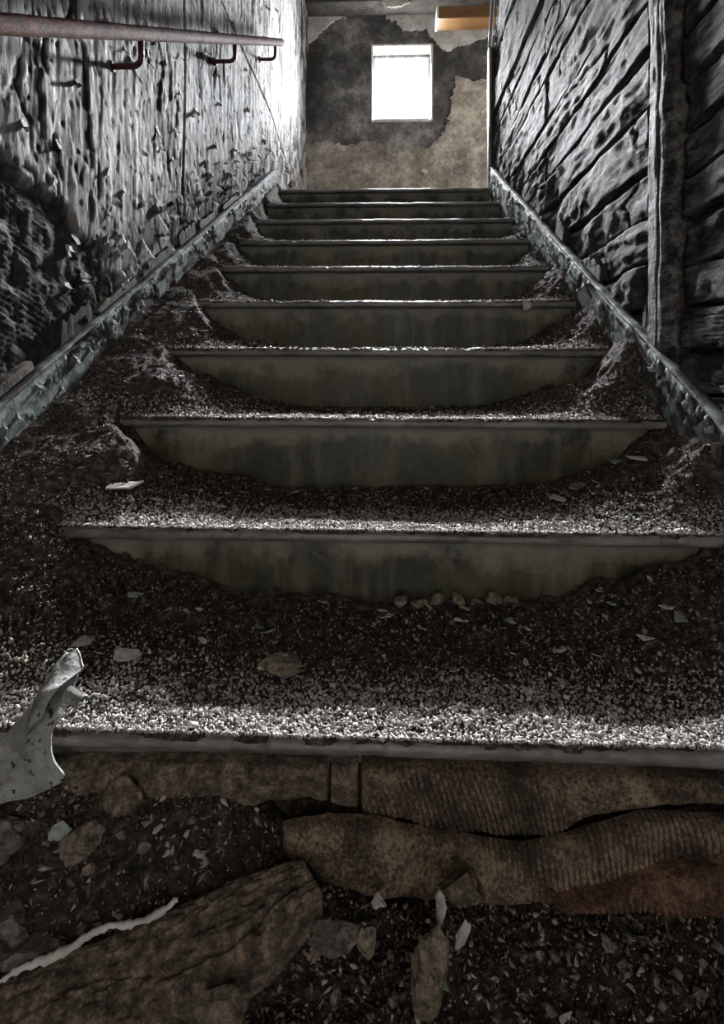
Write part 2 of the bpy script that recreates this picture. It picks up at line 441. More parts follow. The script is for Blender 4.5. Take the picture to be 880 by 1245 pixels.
while z < 3.4:
    w = random.choice((0.10, 0.13, 0.16, 0.19, 0.12))
    ys = 1.345; ye = YR - 0.01
    # cut where the skirting hides it or where it leaves the view
    y_hid = Y0 + (z + w - Z0 + 0.15) * G / R
    y_top = max(ys, (z - CZ) / 0.80 - 0.35)
    ye = min(ye, y_hid)
    if ye - y_top > 0.1:
        if ye - y_top > 1.1 and random.random() < 0.6:
            m = y_top + (ye - y_top) * random.uniform(0.35, 0.65)
            board(y_top, m - 0.003, z, z + w - 0.004, i); board(m + 0.003, ye, z, z + w - 0.004, i + 50)
        else:
            board(y_top, ye, z, z + w - 0.004, i)
    z += w; i += 1
# upright batten
nu, nv = 200, 44
zz = np.linspace(0.50, 1.95, nu); t = np.linspace(-1, 1, nv)
Zg = np.repeat(zz[:, None], nv, 1); Yg = 1.275 + 0.058 * t[None] + 0.004 * fbm(Zg * 2, Zg * 0, 2, 2)
d = 0.036 - 0.012 * np.abs(t[None]) ** 4 + 0.0016 * fbm(Yg * 60, Zg * 3, 4, 3) - 0.002 * np.exp(-((t[None] + 0.15 + 0.05 * fbm(Zg * 3, Zg * 0, 2, 6)) / 0.08) ** 2) + 0.004 * fbm(Yg * 16, Zg * 10, 4, 4)
d[:, 0] = d[:, -1] = -0.02
mk('upright_batten', np.stack([XW + 0.012 - d, Yg, Zg], -1), grid_faces(nu, nv, True), M['board'], wr)
boxes('plain_render', [(XW + 0.02, XW + 0.036, -1.6, 0.35, -0.3, ZC)], M['rough'], parent=wr)

# floor of the entry, ceiling, outer shell, landing walls
fl = boxes('floor', [(-1.5, 1.2, -1.6, 0.70, -0.30, -0.12)], M['rough'], kind='structure')
ce = boxes('ceiling', [(-1.5, 2.2, -1.6, YB + 0.3, ZC, ZC + 0.15)], M['soot'], kind='structure')
boxes('wall_front', [(-1.5, -0.45, -1.75, -1.6, -0.3, ZC), (0.60, 1.2, -1.75, -1.6, -0.3, ZC), (-0.45, 0.60, -1.75, -1.6, 2.55, ZC)], M['rough'], kind='structure')
boxes('wall_landing', [(1.95, 2.08, YR - 0.2, 3.45, 1.4, ZC), (1.95, 2.08, 4.45, YB + 0.3, 1.4, ZC), (1.95, 2.08, 3.45, 4.45, 3.6, ZC), (XW + 0.25, 1.95, YR - 0.2, YR, 1.4, ZC)], M['rough'], kind='structure')  # opening in the unseen side wall added for the landing fill lamp

# back wall with the window opening
wa, wb = at(450, 55, YB), at(524, 146, YB)
wx0, wx1, wz0, wz1 = wa[0], wb[0], wb[2], wa[2]
TH = 0.16
bw = boxes('wall_back', [(-1.0, wx0, YB, YB + TH, 1.4, ZC), (wx1, 2.2, YB, YB + TH, 1.4, ZC), (wx0, wx1, YB, YB + TH, 1.4, wz0), (wx0, wx1, YB, YB + TH, wz1, ZC)], M['back'], kind='structure')
win = empty('window_1', (0.5 * (wx0 + wx1), YB + 0.12, wz0), kind='structure', label='small square window opening high on the end wall')
boxes('reveal_lintel', [(wx0 - 0.002, wx1 + 0.002, YB - 0.006, YB + TH, wz1 - 0.012, wz1 + 0.004)], M['pale'], parent=win)
boxes('reveal_side', [(wx0 - 0.004, wx0 + 0.012, YB - 0.004, YB + TH, wz0, wz1)], M['pale'], parent=win)
boxes('reveal_side', [(wx1 - 0.012, wx1 + 0.004, YB - 0.004, YB + TH, wz0, wz1)], M['pale'], parent=win)
boxes('window_sill', [(wx0, wx1, YB - 0.012, YB + TH, wz0 - 0.012, wz0 + 0.010)], M['pale'], parent=win)
for b in ((wx0, wx0 + 0.022, wz0, wz1), (wx1 - 0.022, wx1, wz0, wz1), (wx0, wx1, wz1 - 0.034, wz1 - 0.012)):
    boxes('window_frame', [(b[0], b[1], YB + 0.125, YB + 0.150, b[2], b[3])], M['metal'], parent=win)

def ragged_sheet(name, outline_px, Y, th, mat, parent, jag=1.2, sub=6):
    """plaster layer standing proud of the wall, with a torn outline"""
    pts = []
    n = len(outline_px)
    for i in range(n):
        a = np.array(outline_px[i][:2], float); b = np.array(outline_px[(i + 1) % n][:2], float)
        straight = len(outline_px[i]) > 2
        m = 1 if straight else max(1, int(np.hypot(*(b - a)) / 2.2))
        for j in range(m):
            p = a + (b - a) * j / m
            if not straight and j: p = p + rng.normal(0, jag, 2)
            pts.append(at(p[0], p[1], Y))
    k = len(pts)
    v = [tuple(p) for p in pts]
    v = [(p[0], Y - th, p[2]) for p in v] + [(p[0], Y + 0.002, p[2]) for p in v]
    f = [tuple(range(k))] + [(i, i + k, (i + 1) % k + k, (i + 1) % k) for i in range(k)]
    return mk(name, v, f, mat, parent, smooth=False)
ragged_sheet('plaster_layer', [(364, -4, 1), (420, -4, 1), (419, 22), (409, 24), (400, 29), (392, 37), (384, 47), (364, 58, 1)], YB, 0.016, M['pale'], bw)
ragged_sheet('plaster_layer', [(467, -4, 1), (640, -4, 1), (640, 34, 1), (600, 42), (560, 55), (541, 63), (533, 58), (527, 50), (520, 45), (518, 36), (500, 37), (488, 38), (480, 26), (467, 24, 1)], YB, 0.016, M['pale'], bw)
ragged_sheet('plaster_layer', [(364, 178), (392, 172), (420, 178), (450, 172), (486, 186), (520, 180), (536, 165), (545, 140), (549, 110), (553, 92), (575, 100), (602, 92), (640, 90, 1), (640, 330, 1), (364, 330, 1)], YB, 0.014, M['brown'], bw)
ragged_sheet('plaster_flake', [(509, 208), (515, 205), (519, 208), (515, 212)], YB - 0.012, 0.012, M['chip'], bw, 0.3)

# soot-black ceiling beam and the tan timber beam above the landing
bm = boxes('ceiling_beam', [(-XW, 1.9, YB - 0.20, YB - 0.02, ZC - 0.10, ZC)], M['soot'], label='soot blackened beam running along the top of the end wall', cat='beam')
bevel(bm, 0.008)
p0, p1 = at(463, 3, YB - 0.21), at(494, 12, YB - 0.21)
ragged_sheet('plaster_lump', [(463, 2), (474, -6), (488, -5), (496, 4), (486, 9), (468, 10)], YB - 0.203, 0.02, M['pale'], bm, 0.8)
q = at(531, 22, 4.25)
tb = boxes('timber_beam', [(q[0], 1.9, 4.25, 4.40, q[2], q[2] + 0.10)], M['beam'], label='tan timber beam sticking out above the landing at upper right', cat='beam')
bevel(tb, 0.006)
boxes('lit_end', [(q[0] - 0.012, q[0] + 0.004, 4.247, 4.403, q[2] - 0.003, q[2] + 0.102)], M['pale'], parent=tb)  # pale piece paints the light falling on the beam's left end

# metal corner strip at the end of the right wall
cs = boxes('corner_strip', [(XW - 0.035, XW - 0.018, YR - 0.012, YR + 0.03, TZ(9), 2.72)], M['metal'], label='thin grey metal corner strip on the end of the right wall', cat='trim')
boxes('strip_flange', [(XW - 0.024, XW + 0.30, YR, YR + 0.012, TZ(9), 2.72)], M['soot'], parent=cs)
v, f = tube([(XW - 0.026, YR + 0.01, 2.72), (XW - 0.012, YR + 0.01, 2.95), (XW + 0.02, YR + 0.01, 3.5)], 0.012, 8)
mk('bent_strip', v, f, M['metal'], cs)

# ------------------------------------------------------------------ staircase
st = empty('staircase', (0, Y0, 0), label='straight flight of olive painted steps with worn nosings', cat='staircase')
for k in range(NS):
    y, zt = NY(k), TZ(k)
    last = k == NS - 1
    # tread slab; the top one is the landing floor
    if last:
        boxes('floor_landing', [(-0.65, 1.95, y + 0.040, YB, zt - 0.05, zt - 0.002)], M['concrete'], kind='structure')
    else:
        boxes('tread', [(-float(WL(y + G)), W, y + 0.040, y + G + 0.04, zt - 0.05, zt - 0.002)], M['concrete'], parent=st)
    # nosing: rounded bar with slightly worn, uneven edge
    nu = 320
    xs = np.linspace(-W + 0.004, W - 0.004, nu)
    hh = 0.019
    prof = [(0.05, 0.0), (0.008, 0.001), (0.002, -0.002), (0.0, -0.007), (0.0, -hh + 0.006), (0.003, -hh + 0.001), (0.008, -hh), (0.05, -hh)]
    wear = 0.0012 * fbm(xs * 2, xs * 0 + k, 2, 5) + 0.0007 * fbm(xs * 40, xs * 0 + k, 3, 8) - 0.003 * sst(0.55, 0.8, fbm(xs * 18, xs * 0 + 3 * k, 2, 9))
    V = np.zeros((nu, len(prof), 3))
    for j, (py_, pz_) in enumerate(prof):
        V[:, j, 0] = xs; V[:, j, 1] = y + py_ - (wear if 1 <= j <= 6 else 0)
        V[:, j, 2] = zt + pz_ + (wear * 0.6 if j <= 3 else 0)
    ff = [tuple(q_) for q_ in grid_faces(nu, len(prof)).tolist()] + [tuple(range(len(prof)))[::-1], tuple((nu - 1) * len(prof) + j for j in range(len(prof)))]
    mk('nosing', V, ff, M['nosing'], st)
    # riser panel under the nosing
    if k >= 1:
        nu, nv = 90, 24
        xs = np.linspace(-float(WL(y)), W, nu); zs = np.linspace(zt - R - 0.01, zt - 0.019, nv)
        Xg = np.repeat(xs[:, None], nv, 1); Zg = np.repeat(zs[None], nu, 0)
        Yg = y + 0.032 + 0.002 * fbm(Xg * 4, Zg * 4 + k, 3, 4)
        mk('riser', np.stack([Xg, Yg, Zg], -1), grid_faces(nu, nv), M['riser'], st, attrs={'up': (Zg - zs[0]) / (zs[-1] - zs[0])})
# rough foundation under the lowest nosing
boxes('foundation', [(-0.79, W, 0.695, 0.95, -0.12, Z0 - 0.05)], M['earth'], parent=st)

# ------------------------------------------------------------------ skirting boards
def skirting(name, side, ztop, y0, y1, label):
    XF = (lambda y: -WL(y)) if side < 0 else (lambda y: W + 0 * y)
    nu, nv = 700, 36
    ys = (y0 + 0.3) * ((y1 + 0.3) / (y0 + 0.3)) ** np.linspace(0, 1, nu) - 0.3
    H = 0.24
    t = np.linspace(0, 1, nv)
    Yg = np.repeat(ys[:, None], nv, 1)
    Zg = ztop(Yg) - H * (1 - t[None])
    s_ = (Yg - y0) * 1.2
    peel = fbm(s_ * 14, Zg * 14 - Yg * 9, 5, 33 + side) + 0.3 * fbm(s_ * 50, Zg * 50, 3, 37)
    thr = 0.30 - 0.28 * sst(1.6, 2.6, Yg)
    paint = sst(thr, thr - 0.14, peel)
    d = 0.0035 * paint + 0.004 * paint * sst(thr - 0.35, thr - 0.05, peel) + 0.0025 * fbm(s_ * 5, Zg * 5, 3, 3)
    d -= 0.006 * sst(0.93, 0.965, t)[None]
    d[:, -1] = -0.02; d[0] = d[-1] = -0.02
    Xg = XF(Yg) - side * d
    b = mk(name, np.stack([Xg, Yg, Zg], -1), grid_faces(nu, nv, flip=(side < 0)), M['base'], kind='structure', attrs={'paint': paint}, label=label)
    # rounded bead along the top
    prof = [(-0.026, -0.012), (-0.026, 0.003), (-0.012, 0.006), (-0.002, 0.005), (0.003, 0.001), (0.003, -0.004), (-0.004, -0.007), (-0.004, -0.012)]
    nu = 300
    ys = np.linspace(y0, y1, nu)
    V = np.zeros((nu, len(prof), 3))
    for j, (a, c_) in enumerate(prof):
        V[:, j, 0] = XF(ys) - side * (a + 0.002 * fbm(ys * 20, ys * 0 + j, 2, 12)); V[:, j, 1] = ys; V[:, j, 2] = ztop(ys) + c_ + 0.002 * fbm(ys * 16, ys * 0, 3, 13)
    mk('top_bead', V, grid_faces(nu, len(prof), flip=(side > 0)), M['base'], b, attrs={'paint': sst(-0.5, 0.1, fbm(V[..., 1] * 9, V[..., 2] * 9, 3, 50))})
    return b
bl = skirting('baseboard_left', -1, zl, 0.45, NY(9) - 0.01, 'sloping skirting board with peeling teal paint on the left wall')
br = skirting('baseboard_right', 1, zr, 0.45, NY(9) + 0.02, 'sloping skirting board with peeling teal paint on the right wall')
# dark strip standing in for the shaded slot of a notch in the skirting
for (ya, yb) in ((1.02, 1.035),):
    boxes('notch_strip', [(W - 0.012, W, ya, yb, zr(ya) - 0.14, zr(ya) - 0.03)], M['soot'], parent=br)

def curl(n_u=4, n_v=3, length=0.03, width=0.02, bend=1.2, seed=0):
    r = random.Random(seed); V = []
    for i in range(n_u):
        a = bend * i / (n_u - 1)
        rr = length / max(abs(bend), 0.1)
        for j in range(n_v):
            w = (j / (n_v - 1) - 0.5) * width * (1 - 0.35 * (i / (n_u - 1)) ** 2) * r.uniform(0.8, 1.15)
            V.append((w + r.uniform(-1, 1) * 0.1 * width, rr * (1 - math.cos(a)), -rr * math.sin(a) + r.uniform(-1, 1) * 0.08 * length))
    V = np.array(V); n = len(V)
    V2 = V + np.array([0, 0.0012, 0.0006])
    q = grid_faces(n_u, n_v)
    f = [tuple(x) for x in q.tolist()] + [tuple(x[::-1] + n) for x in q]
    # rim
    loop = [i * n_v for i in range(n_u)] + [(n_u - 1) * n_v + j for j in range(1, n_v)] + [i * n_v + n_v - 1 for i in range(n_u - 2, -1, -1)] + [j for j in range(n_v - 2, 0, -1)]
    f += [(loop[i], loop[(i + 1) % len(loop)], loop[(i + 1) % len(loop)] + n, loop[i] + n) for i in range(len(loop))]
    return np.concatenate([V, V2]), f
CURLS = []
for s in range(6):
    v, f = curl(length=0.034, width=0.026, bend=[0.7, 1.1, 1.6, 0.5, 2.0, 0.9][s], seed=s)
    me = bpy.data.meshes.new('paint_flake'); me.from_pydata(v.tolist(), [], f); me.materials.append(M['base'])
    a = me.attributes.new('paint', 'FLOAT', 'POINT'); a.data.foreach_set('value', np.ones(len(v), dtype=np.float32))
    CURLS.append(me)
CURLS_W = []
for me in CURLS:
    m2 = me.copy(); m2.materials.clear(); m2.materials.append(M['left']); CURLS_W.append(m2)
def place(name, me, loc, rot, scale, parent=None, **kw):
    o = bpy.data.objects.new(name, me); COL.objects.link(o)
    o.location = loc; o.rotation_euler = rot; o.scale = (scale,) * 3 if not hasattr(scale, '__len__') else scale
    LOC[o.name] = np.array(loc, float)
    if parent is not None:
        o.parent = parent; o.matrix_parent_inverse = Matrix.Translation(-Vector(LOC[parent.name]))
    tag(o, **kw); return o
for side, b, zt in ((-1, bl, zl), (1, br, zr)):
    for i in range(70):
        y = 0.8 + 2.3 * random.random() ** 1.0
        zz_ = float(zt(y)) - random.uniform(0.012, 0.10 if side > 0 else 0.085)
        # the sheet curls away from the face (+Y of the flake points into the stair)
        place('paint_flake', random.choice(CURLS), ((W if side > 0 else -float(WL(y))) - side * 0.003, y, zz_),
              (random.uniform(-0.2, 0.2), random.uniform(-1.6, 1.6), (math.pi / 2) * side), random.uniform(0.3, 0.8), b)

# plaster flakes lifting off the left wall, and the mortar fillet above the skirting
for i in range(120):
    y = 1.3 + 1.8 * random.random()
    h = abs(random.gauss(0, 0.16)) + 0.02
    d, _ = left_field(np.array([[y]]), np.array([[float(zl(y)) + h]]))
    place('plaster_flake', random.choice(CURLS_W), (-float(XL(y)) + float(d[0, 0]) + 0.001, y, float(zl(y)) + h),
          (random.uniform(-0.15, 0.15), random.uniform(-1.5, 1.5), -math.pi / 2), random.uniform(0.35, 1.0), wl)
for i in range(90):
    y = 1.0 + 2.4 * random.random()
    z_ = random.uniform(float(zl(y)) + 0.25, float(wedge_top(y)) - 0.1)
    if z_ > ZC: continue
    d, _ = left_field(np.array([[y]]), np.array([[z_]]))
    place('plaster_flake', random.choice(CURLS_W), (-float(XL(y)) + float(d[0, 0]) + 0.0005, y, z_),
          (random.uniform(-0.1, 0.1), random.uniform(-0.8, 0.8), -math.pi / 2), (random.uniform(0.4, 0.9), random.uniform(0.5, 0.9), random.uniform(0.6, 1.5)), wl)
def slanted_block(name, ya, yb, zfun, h, th, mat, parent, side=-1, seed=0):
    n = 10; V = []
    r = np.random.default_rng(seed)
    for i in range(n):
        y = ya + (yb - ya) * i / (n - 1)
        zb = float(zfun(y)) + 0.012; hh = h * (0.8 + 0.4 * r.random()) * (0.75 if i in (0, n - 1) else 1)
        xq = XW if side > 0 else float(XL(y)); xw = side * (xq + 0.02); xf = side * (xq - th)
        V += [(xw, y, zb), (xf, y, zb), (xf + side * 0.006, y, zb + hh), (xw, y, zb + hh)]
    f = []
    for i in range(n - 1):
        for j in range(4):
            f.append((i * 4 + j, (i + 1) * 4 + j, (i + 1) * 4 + (j + 1) % 4, i * 4 + (j + 1) % 4))
    f += [(3, 2, 1, 0), tuple((n - 1) * 4 + j for j in range(4))]
    mk(name, V, f, mat, parent, smooth=False)
for i, (ya, yb, h) in enumerate(((1.02, 1.18, 0.02), (1.27, 1.40, 0.05), (1.43, 1.62, 0.018), (1.66, 1.86, 0.03), (1.92, 2.05, 0.045), (2.1, 2.25, 0.028), (2.35, 2.6, 0.02))):
    slanted_block('mortar_piece', ya, yb, zl, h, 0.018, M['rough' if i in (0, 2) else 'left'], bl, -1, i)
for i, (ya, yb, h) in enumerate(((1.30, 1.36, 0.055), (1.62, 1.72, 0.04), (1.95, 2.03, 0.06))):
    slanted_block('mortar_piece', ya, yb, zr, h, 0.016, M['board'], br, 1, 20 + i)

# ------------------------------------------------------------------ handrail
OFF = 0.065
e = at_left(340, 52, OFF); n0 = at_left(0, 31, OFF)
dirv = (e - n0) / (e[1] - n0[1])
far = e; near = n0 - dirv * 0.45
pts = [near + (far - near) * i / 60 for i in range(61)]
v, f = tube(pts, [0.0195 * (1 + 0.03 * math.sin(i * 1.7)) for i in range(61)], 18)
hr = empty('handrail', tuple(e), label='rusty red brown pipe handrail along the left wall', cat='handrail')
mk('rail', v, f, M['rust'], hr)
for bx_ in (170, 284, 333):
    t_ = at_left(bx_, 50, OFF)
    y = t_[1]; XR = near[0] + dirv[0] * (y - near[1]); zr_ = near[2] + dirv[2] * (y - near[1]); xwall = -float(XL(y))
    drop = 0.095
    P = [(XR, y, zr_ - 0.010), (XR, y, zr_ - drop + 0.025)]
    for a in range(1, 7):
        an = a / 6 * math.pi / 2
        P.append((XR - 0.025 * (1 - math.cos(an)), y, zr_ - drop + 0.025 - 0.025 * math.sin(an)))
    P.append((xwall - 0.02, y, zr_ - drop))
    v, f = tube(P, 0.0085, 10)
    b = mk('bracket', v, f, M['rust_dark'], hr)
    v, f = tube([(xwall - 0.005, y, zr_ - drop), (xwall + 0.010, y, zr_ - drop)], 0.016, 12)
    mk('wall_plate', v, f, M['rust_dark'], b)

# ------------------------------------------------------------------ dirt drifts
HL = [0.185, 0.20, 0.19, 0.17, 0.15, 0.135, 0.12, 0.105, 0.09, 0.085]
HR = [0.165, 0.16, 0.165, 0.15, 0.14, 0.12, 0.10, 0.07, 0.03, 0.03]
HC = [0.046, 0.018, 0.012, 0.008, 0.007, 0.006, 0.006, 0.005, 0.005, 0.004]
PW = [3.0, 4.0, 3.6, 4.5, 5, 5, 5.5, 6, 6, 7]
PR = [3.0, 3.8, 3.3, 4.5, 4.8, 5, 5.5, 7, 8, 9]
def dirt_h(k, X, v):
    """height of the drift above tread k; v = 0 at the nosing, 1 at the riser"""
    s = np.clip(np.abs(X) / W, 0, 1)
    side = np.where(X < 0, HL[k] * s ** PW[k], HR[k] * s ** PR[k])
    if k == 0:
        f = 0.03 + 0.97 * sst(0.0, 1.0, v)
        ctr = 0.0015 + 0.004 * sst(0, 0.12, v) + HC[k] * sst(0.12, 1.0, v)
    else:
        f = 0.02 + 0.98 * sst(-0.02, 0.65, v)
        ctr = 0.0015 + 0.003 * sst(0, 0.12, v) + HC[k] * sst(0.05, 0.9, v)
    h = side * f + ctr
    Yd = NY(k) + v * G
    off = (0.05, 0.05, 0.05, 0.05, 0.05, 0.045, 0.04, 0.04, 0.04, 0.05)[k]
    q_ = np.clip((-X - 0.60) / (WL(Yd) - 0.60), 0, 1)
    bank = sst(0.0, 1.0, q_) * (np.clip(v, 0, 1) * R * (k < 9) + off)
    h = np.maximum(h, bank) + 0.25 * np.minimum(h, bank)
    n = fbm(X * 9 + k * 3.1, v * 3.5 + k, 4, 101 + k)
    h = h + n * (0.004 + 0.22 * np.clip(h, 0, 0.1)) * sst(0.0, 0.15, v)
    f1, f2, cid, ox, oy = cells(X * 42 + 5 * k, v * 12, 120 + k)
    h = h + (0.012 * (0.55 - f1) * (cid > 0.35)) * sst(0.03, 0.09, h) * sst(0.0, 0.2, v)
    lim = np.clip(v, 0, 1) * R * (k < 9) + 0.034 + 0.010 * n
    h = np.where((X < 0) & (k < 9), np.minimum(h, lim), h)
    return np.clip(h, 0.0015, np.where(X < 0, R + 0.08, R + 0.02))
names_t = ['lowest', 'second', 'third', 'fourth', 'fifth', 'sixth', 'seventh', 'eighth', 'ninth', 'topmost']
for k in range(NS):
    depth = G + 0.030 if k < NS - 1 else 0.5
    nu, nv = [(420, 110), (420, 110), (340, 80), (280, 60), (240, 44), (200, 36), (180, 30), (160, 26), (150, 22), (150, 30)][k]
    xs = np.linspace(-1, 1, nu); t = np.linspace(0, 1, nv)
    Vg = np.repeat(t[None], nu, 0)
    Xg = np.where(xs[:, None] < 0, xs[:, None] * WL(NY(k) + Vg * G), xs[:, None] * W)
    h = dirt_h(k, Xg, Vg)
    if k == NS - 1:
        h = h * (0.3 + 0.7 * sst(1.0, 0.0, Vg))
    h = h + 0.0025 * fbm(Xg * 90, Vg * 26, 3, 77)
    back = 0.002 * fbm(Xg * 6, Xg * 0, 2, k)
    h[:, 0] = -0.004
    Yg = NY(k) + 0.004 + 0.004 * fbm(Xg * 25, Xg * 0 + k, 3, 9) + Vg * (depth - 0.004)
    mk('dirt_drift', np.stack([Xg, Yg, TZ(k) + h], -1), grid_faces(nu, nv), M['dirt'], kind='stuff',
       label='dark crumbly dirt drifted against the walls on the %s step' % names_t[k] if k < 9 else 'thin dark dirt lying along the edge of the landing', cat='dirt')

# ------------------------------------------------------------------ loose grains
OCT_V = np.array([(1, 0, 0), (-1, 0, 0), (0, 1, 0), (0, -1, 0), (0, 0, 1), (0, 0, -1)], float)
OCT_F = np.array([(0, 2, 4), (2, 1, 4), (1, 3, 4), (3, 0, 4), (2, 0, 5), (1, 2, 5), (3, 1, 5), (0, 3, 5)])
def rot_mats(n, tilt=None):
    a = rng.uniform(0, 2 * np.pi, n); b = rng.uniform(-1, 1, n) * (np.pi if tilt is None else tilt); c = rng.uniform(-1, 1, n) * (np.pi if tilt is None else tilt)
    ca, sa, cb, sb, cc, sc_ = np.cos(a), np.sin(a), np.cos(b), np.sin(b), np.cos(c), np.sin(c)
    Rz = np.zeros((n, 3, 3)); Rz[:, 0, 0] = ca; Rz[:, 0, 1] = -sa; Rz[:, 1, 0] = sa; Rz[:, 1, 1] = ca; Rz[:, 2, 2] = 1
    Rx = np.zeros((n, 3, 3)); Rx[:, 1, 1] = cb; Rx[:, 1, 2] = -sb; Rx[:, 2, 1] = sb; Rx[:, 2, 2] = cb; Rx[:, 0, 0] = 1
    Ry = np.zeros((n, 3, 3)); Ry[:, 0, 0] = cc; Ry[:, 0, 2] = sc_; Ry[:, 2, 0] = -sc_; Ry[:, 2, 2] = cc; Ry[:, 1, 1] = 1
    return Rz @ Rx @ Ry
def grains(name, pos, size, tone, mat, flat=1.0, tilt=None, elong=(0.7, 1.3), **kw):
    n = len(pos)
    sc_ = np.stack([rng.uniform(*elong, n), rng.uniform(0.6, 1.1, n), rng.uniform(0.5, 0.95, n) * flat], 1) * size[:, None] * 0.5
    v = OCT_V[None] * rng.uniform(0.7, 1.2, (n, 6, 1)) + rng.normal(0, 0.16, (n, 6, 3))
    v = v * sc_[:, None, :]
    v = np.einsum('nij,nkj->nki', rot_mats(n, tilt), v) + pos[:, None, :]
    f = (OCT_F[None] + np.arange(n)[:, None, None] * 6).reshape(-1, 3)
    return mk(name, v.reshape(-1, 3), f, mat, smooth=False, attrs={'tone': np.repeat(tone, 6)}, kind='stuff', **kw)
for k, n, s0, s1 in ((0, 34000, 0.0035, 0.0078), (1, 22000, 0.0035, 0.008), (2, 9000, 0.004, 0.009), (3, 4500, 0.004, 0.01), (4, 2600, 0.004, 0.01), (5, 1600, 0.005, 0.01), (6, 1000, 0.005, 0.01)):
    X = rng.uniform(-float(WL(NY(k + 1))) + 0.01, W - 0.01, n); v = rng.random(n) ** 1.7
    keep = np.ones(n, bool)
    thin = sst(0.03, 0.10, dirt_h(k, X, v))       # fewer loose grains on the deep drifts
    keep = rng.random(n) > 0.62 * thin * (0.5 if k == 0 else 1)
    X, v = X[keep], v[keep]; n = len(X)
    size = rng.uniform(s0, s1, n) * np.where(rng.random(n) < 0.04, 1.7, 1.0)
    h = dirt_h(k, X, v)
    pos = np.stack([X, NY(k) + 0.008 + v * (G - 0.012), TZ(k) + h + size * 0.12], 1)
    front = sst(0.62, 0.2, v + 0.08 * fbm(X * 6, v * 3, 3, 4))  # light and shade put into grain tones: lit pale front, shaded dark back
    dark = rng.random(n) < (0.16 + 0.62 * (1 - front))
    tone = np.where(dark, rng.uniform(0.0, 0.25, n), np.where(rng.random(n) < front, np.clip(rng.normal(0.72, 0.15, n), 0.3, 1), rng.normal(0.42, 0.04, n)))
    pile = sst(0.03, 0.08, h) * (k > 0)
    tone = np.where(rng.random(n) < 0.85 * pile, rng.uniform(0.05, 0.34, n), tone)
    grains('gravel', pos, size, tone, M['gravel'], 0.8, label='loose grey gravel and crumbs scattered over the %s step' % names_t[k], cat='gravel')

# ------------------------------------------------------------------ rubble at the foot of the stairs
def ground_z(X, Y):
    z = -0.015 + 0.02 * sst(0.50, 0.68, Y)
    heap = 0.14 * sst(0.02, -0.22, X) * sst(0.555, 0.665, Y)
    z = z + heap + 0.04 * sst(0.1, 0.5, X) * sst(0.5, 0.66, Y)
    return z + 0.010 * fbm(X * 11, Y * 11, 4, 140) + 0.004 * fbm(X * 50, Y * 50, 3, 141)
nu, nv = 460, 150
xs = np.linspace(-0.64, 0.64, nu); ys = np.linspace(0.20, 0.70, nv)
Xg = np.repeat(xs[:, None], nv, 1); Yg = np.repeat(ys[None], nu, 0)
mk('rubble_ground', np.stack([Xg, Yg, ground_z(Xg, Yg)], -1), grid_faces(nu, nv), M['earth'], kind='stuff', label='dark earth and fine rubble at the foot of the stairs', cat='rubble')
n = 22000
X = rng.uniform(-0.6, 0.6, n); Y = rng.uniform(0.36, 0.668, n)
size = np.exp(rng.normal(math.log(0.0044), 0.45, n)).clip(0.002, 0.0105)
tone = np.where(rng.random(n) < 0.55, rng.uniform(0, 0.45, n), rng.uniform(0.4, 1.0, n))
grains('crumbs', np.stack([X, Y, ground_z(X, Y) + size * 0.15], 1), size, tone, M['crumb'], 0.75, elong=(0.7, 2.2), label='small tan crumbs of stone and plaster strewn over the rubble', cat='rubble')

# lumps: individually placed stones
def stone_mesh(seed, mat, sub=2, flat=0.75, cuts=7, nz=0.05):
    import bmesh
    bm_ = bmesh.new(); bmesh.ops.create_icosphere(bm_, subdivisions=sub, radius=1.0)
    r = random.Random(seed)
    planes = [(Vector((r.gauss(0, 1), r.gauss(0, 1), r.gauss(0, 1))).normalized(), r.uniform(0.45, 0.8)) for _ in range(cuts)]
    for v_ in bm_.verts:
        for nrm, d in planes:
            e_ = v_.co.dot(nrm)
            if e_ > d: v_.co -= nrm * (e_ - d)
        q_ = v_.co * 2.3 + Vector((seed * 3.7, seed * 1.3, 0))
        v_.co *= 1 + 0.22 * mnoise.noise(q_) + 0.10 * mnoise.noise(q_ * 2.7)
        v_.co += Vector((r.gauss(0, 1), r.gauss(0, 1), r.gauss(0, 1))) * nz
        v_.co.z *= flat
    zmin = min(v_.co.z for v_ in bm_.verts)
    for v_ in bm_.verts: v_.co.z -= zmin
    me = bpy.data.meshes.new('stone'); bm_.to_mesh(me); bm_.free(); me.materials.append(mat)
    return me
STONES = [stone_mesh(s, M['stone' if s % 2 else 'stone_grey'], 1, 0.7, 5, 0.12) for s in range(8)]
def flake_mesh(seed, mat, n=8):
    r = random.Random(seed); V = []
    ang = sorted(r.uniform(0, 2 * math.pi) for _ in range(n))
    asp = r.uniform(0.35, 0.8)
    for a in ang:
        q_ = r.uniform(0.65, 1.0); V.append((q_ * math.cos(a), q_ * math.sin(a) * asp, 0.0))
    cup = r.uniform(-0.15, 0.3)
    V = [(x, y, cup * x * x) for x, y, _ in V]
    V2 = [(x * 0.97, y * 0.97, z_ + 0.09) for x, y, z_ in V]
    vs = V + V2 + [(0, 0, 0.0), (0, 0, 0.09)]
    f = []
    for i in range(n):
        j = (i + 1) % n
        f += [(i, j, j + n, i + n), (j, i, 2 * n), (i + n, j + n, 2 * n + 1)]
    me = bpy.data.meshes.new('flake'); me.from_pydata(vs, [], f); me.materials.append(mat); return me
FLAKES = [flake_mesh(s, M['chip' if s % 4 else 'chip_green']) for s in range(10)]
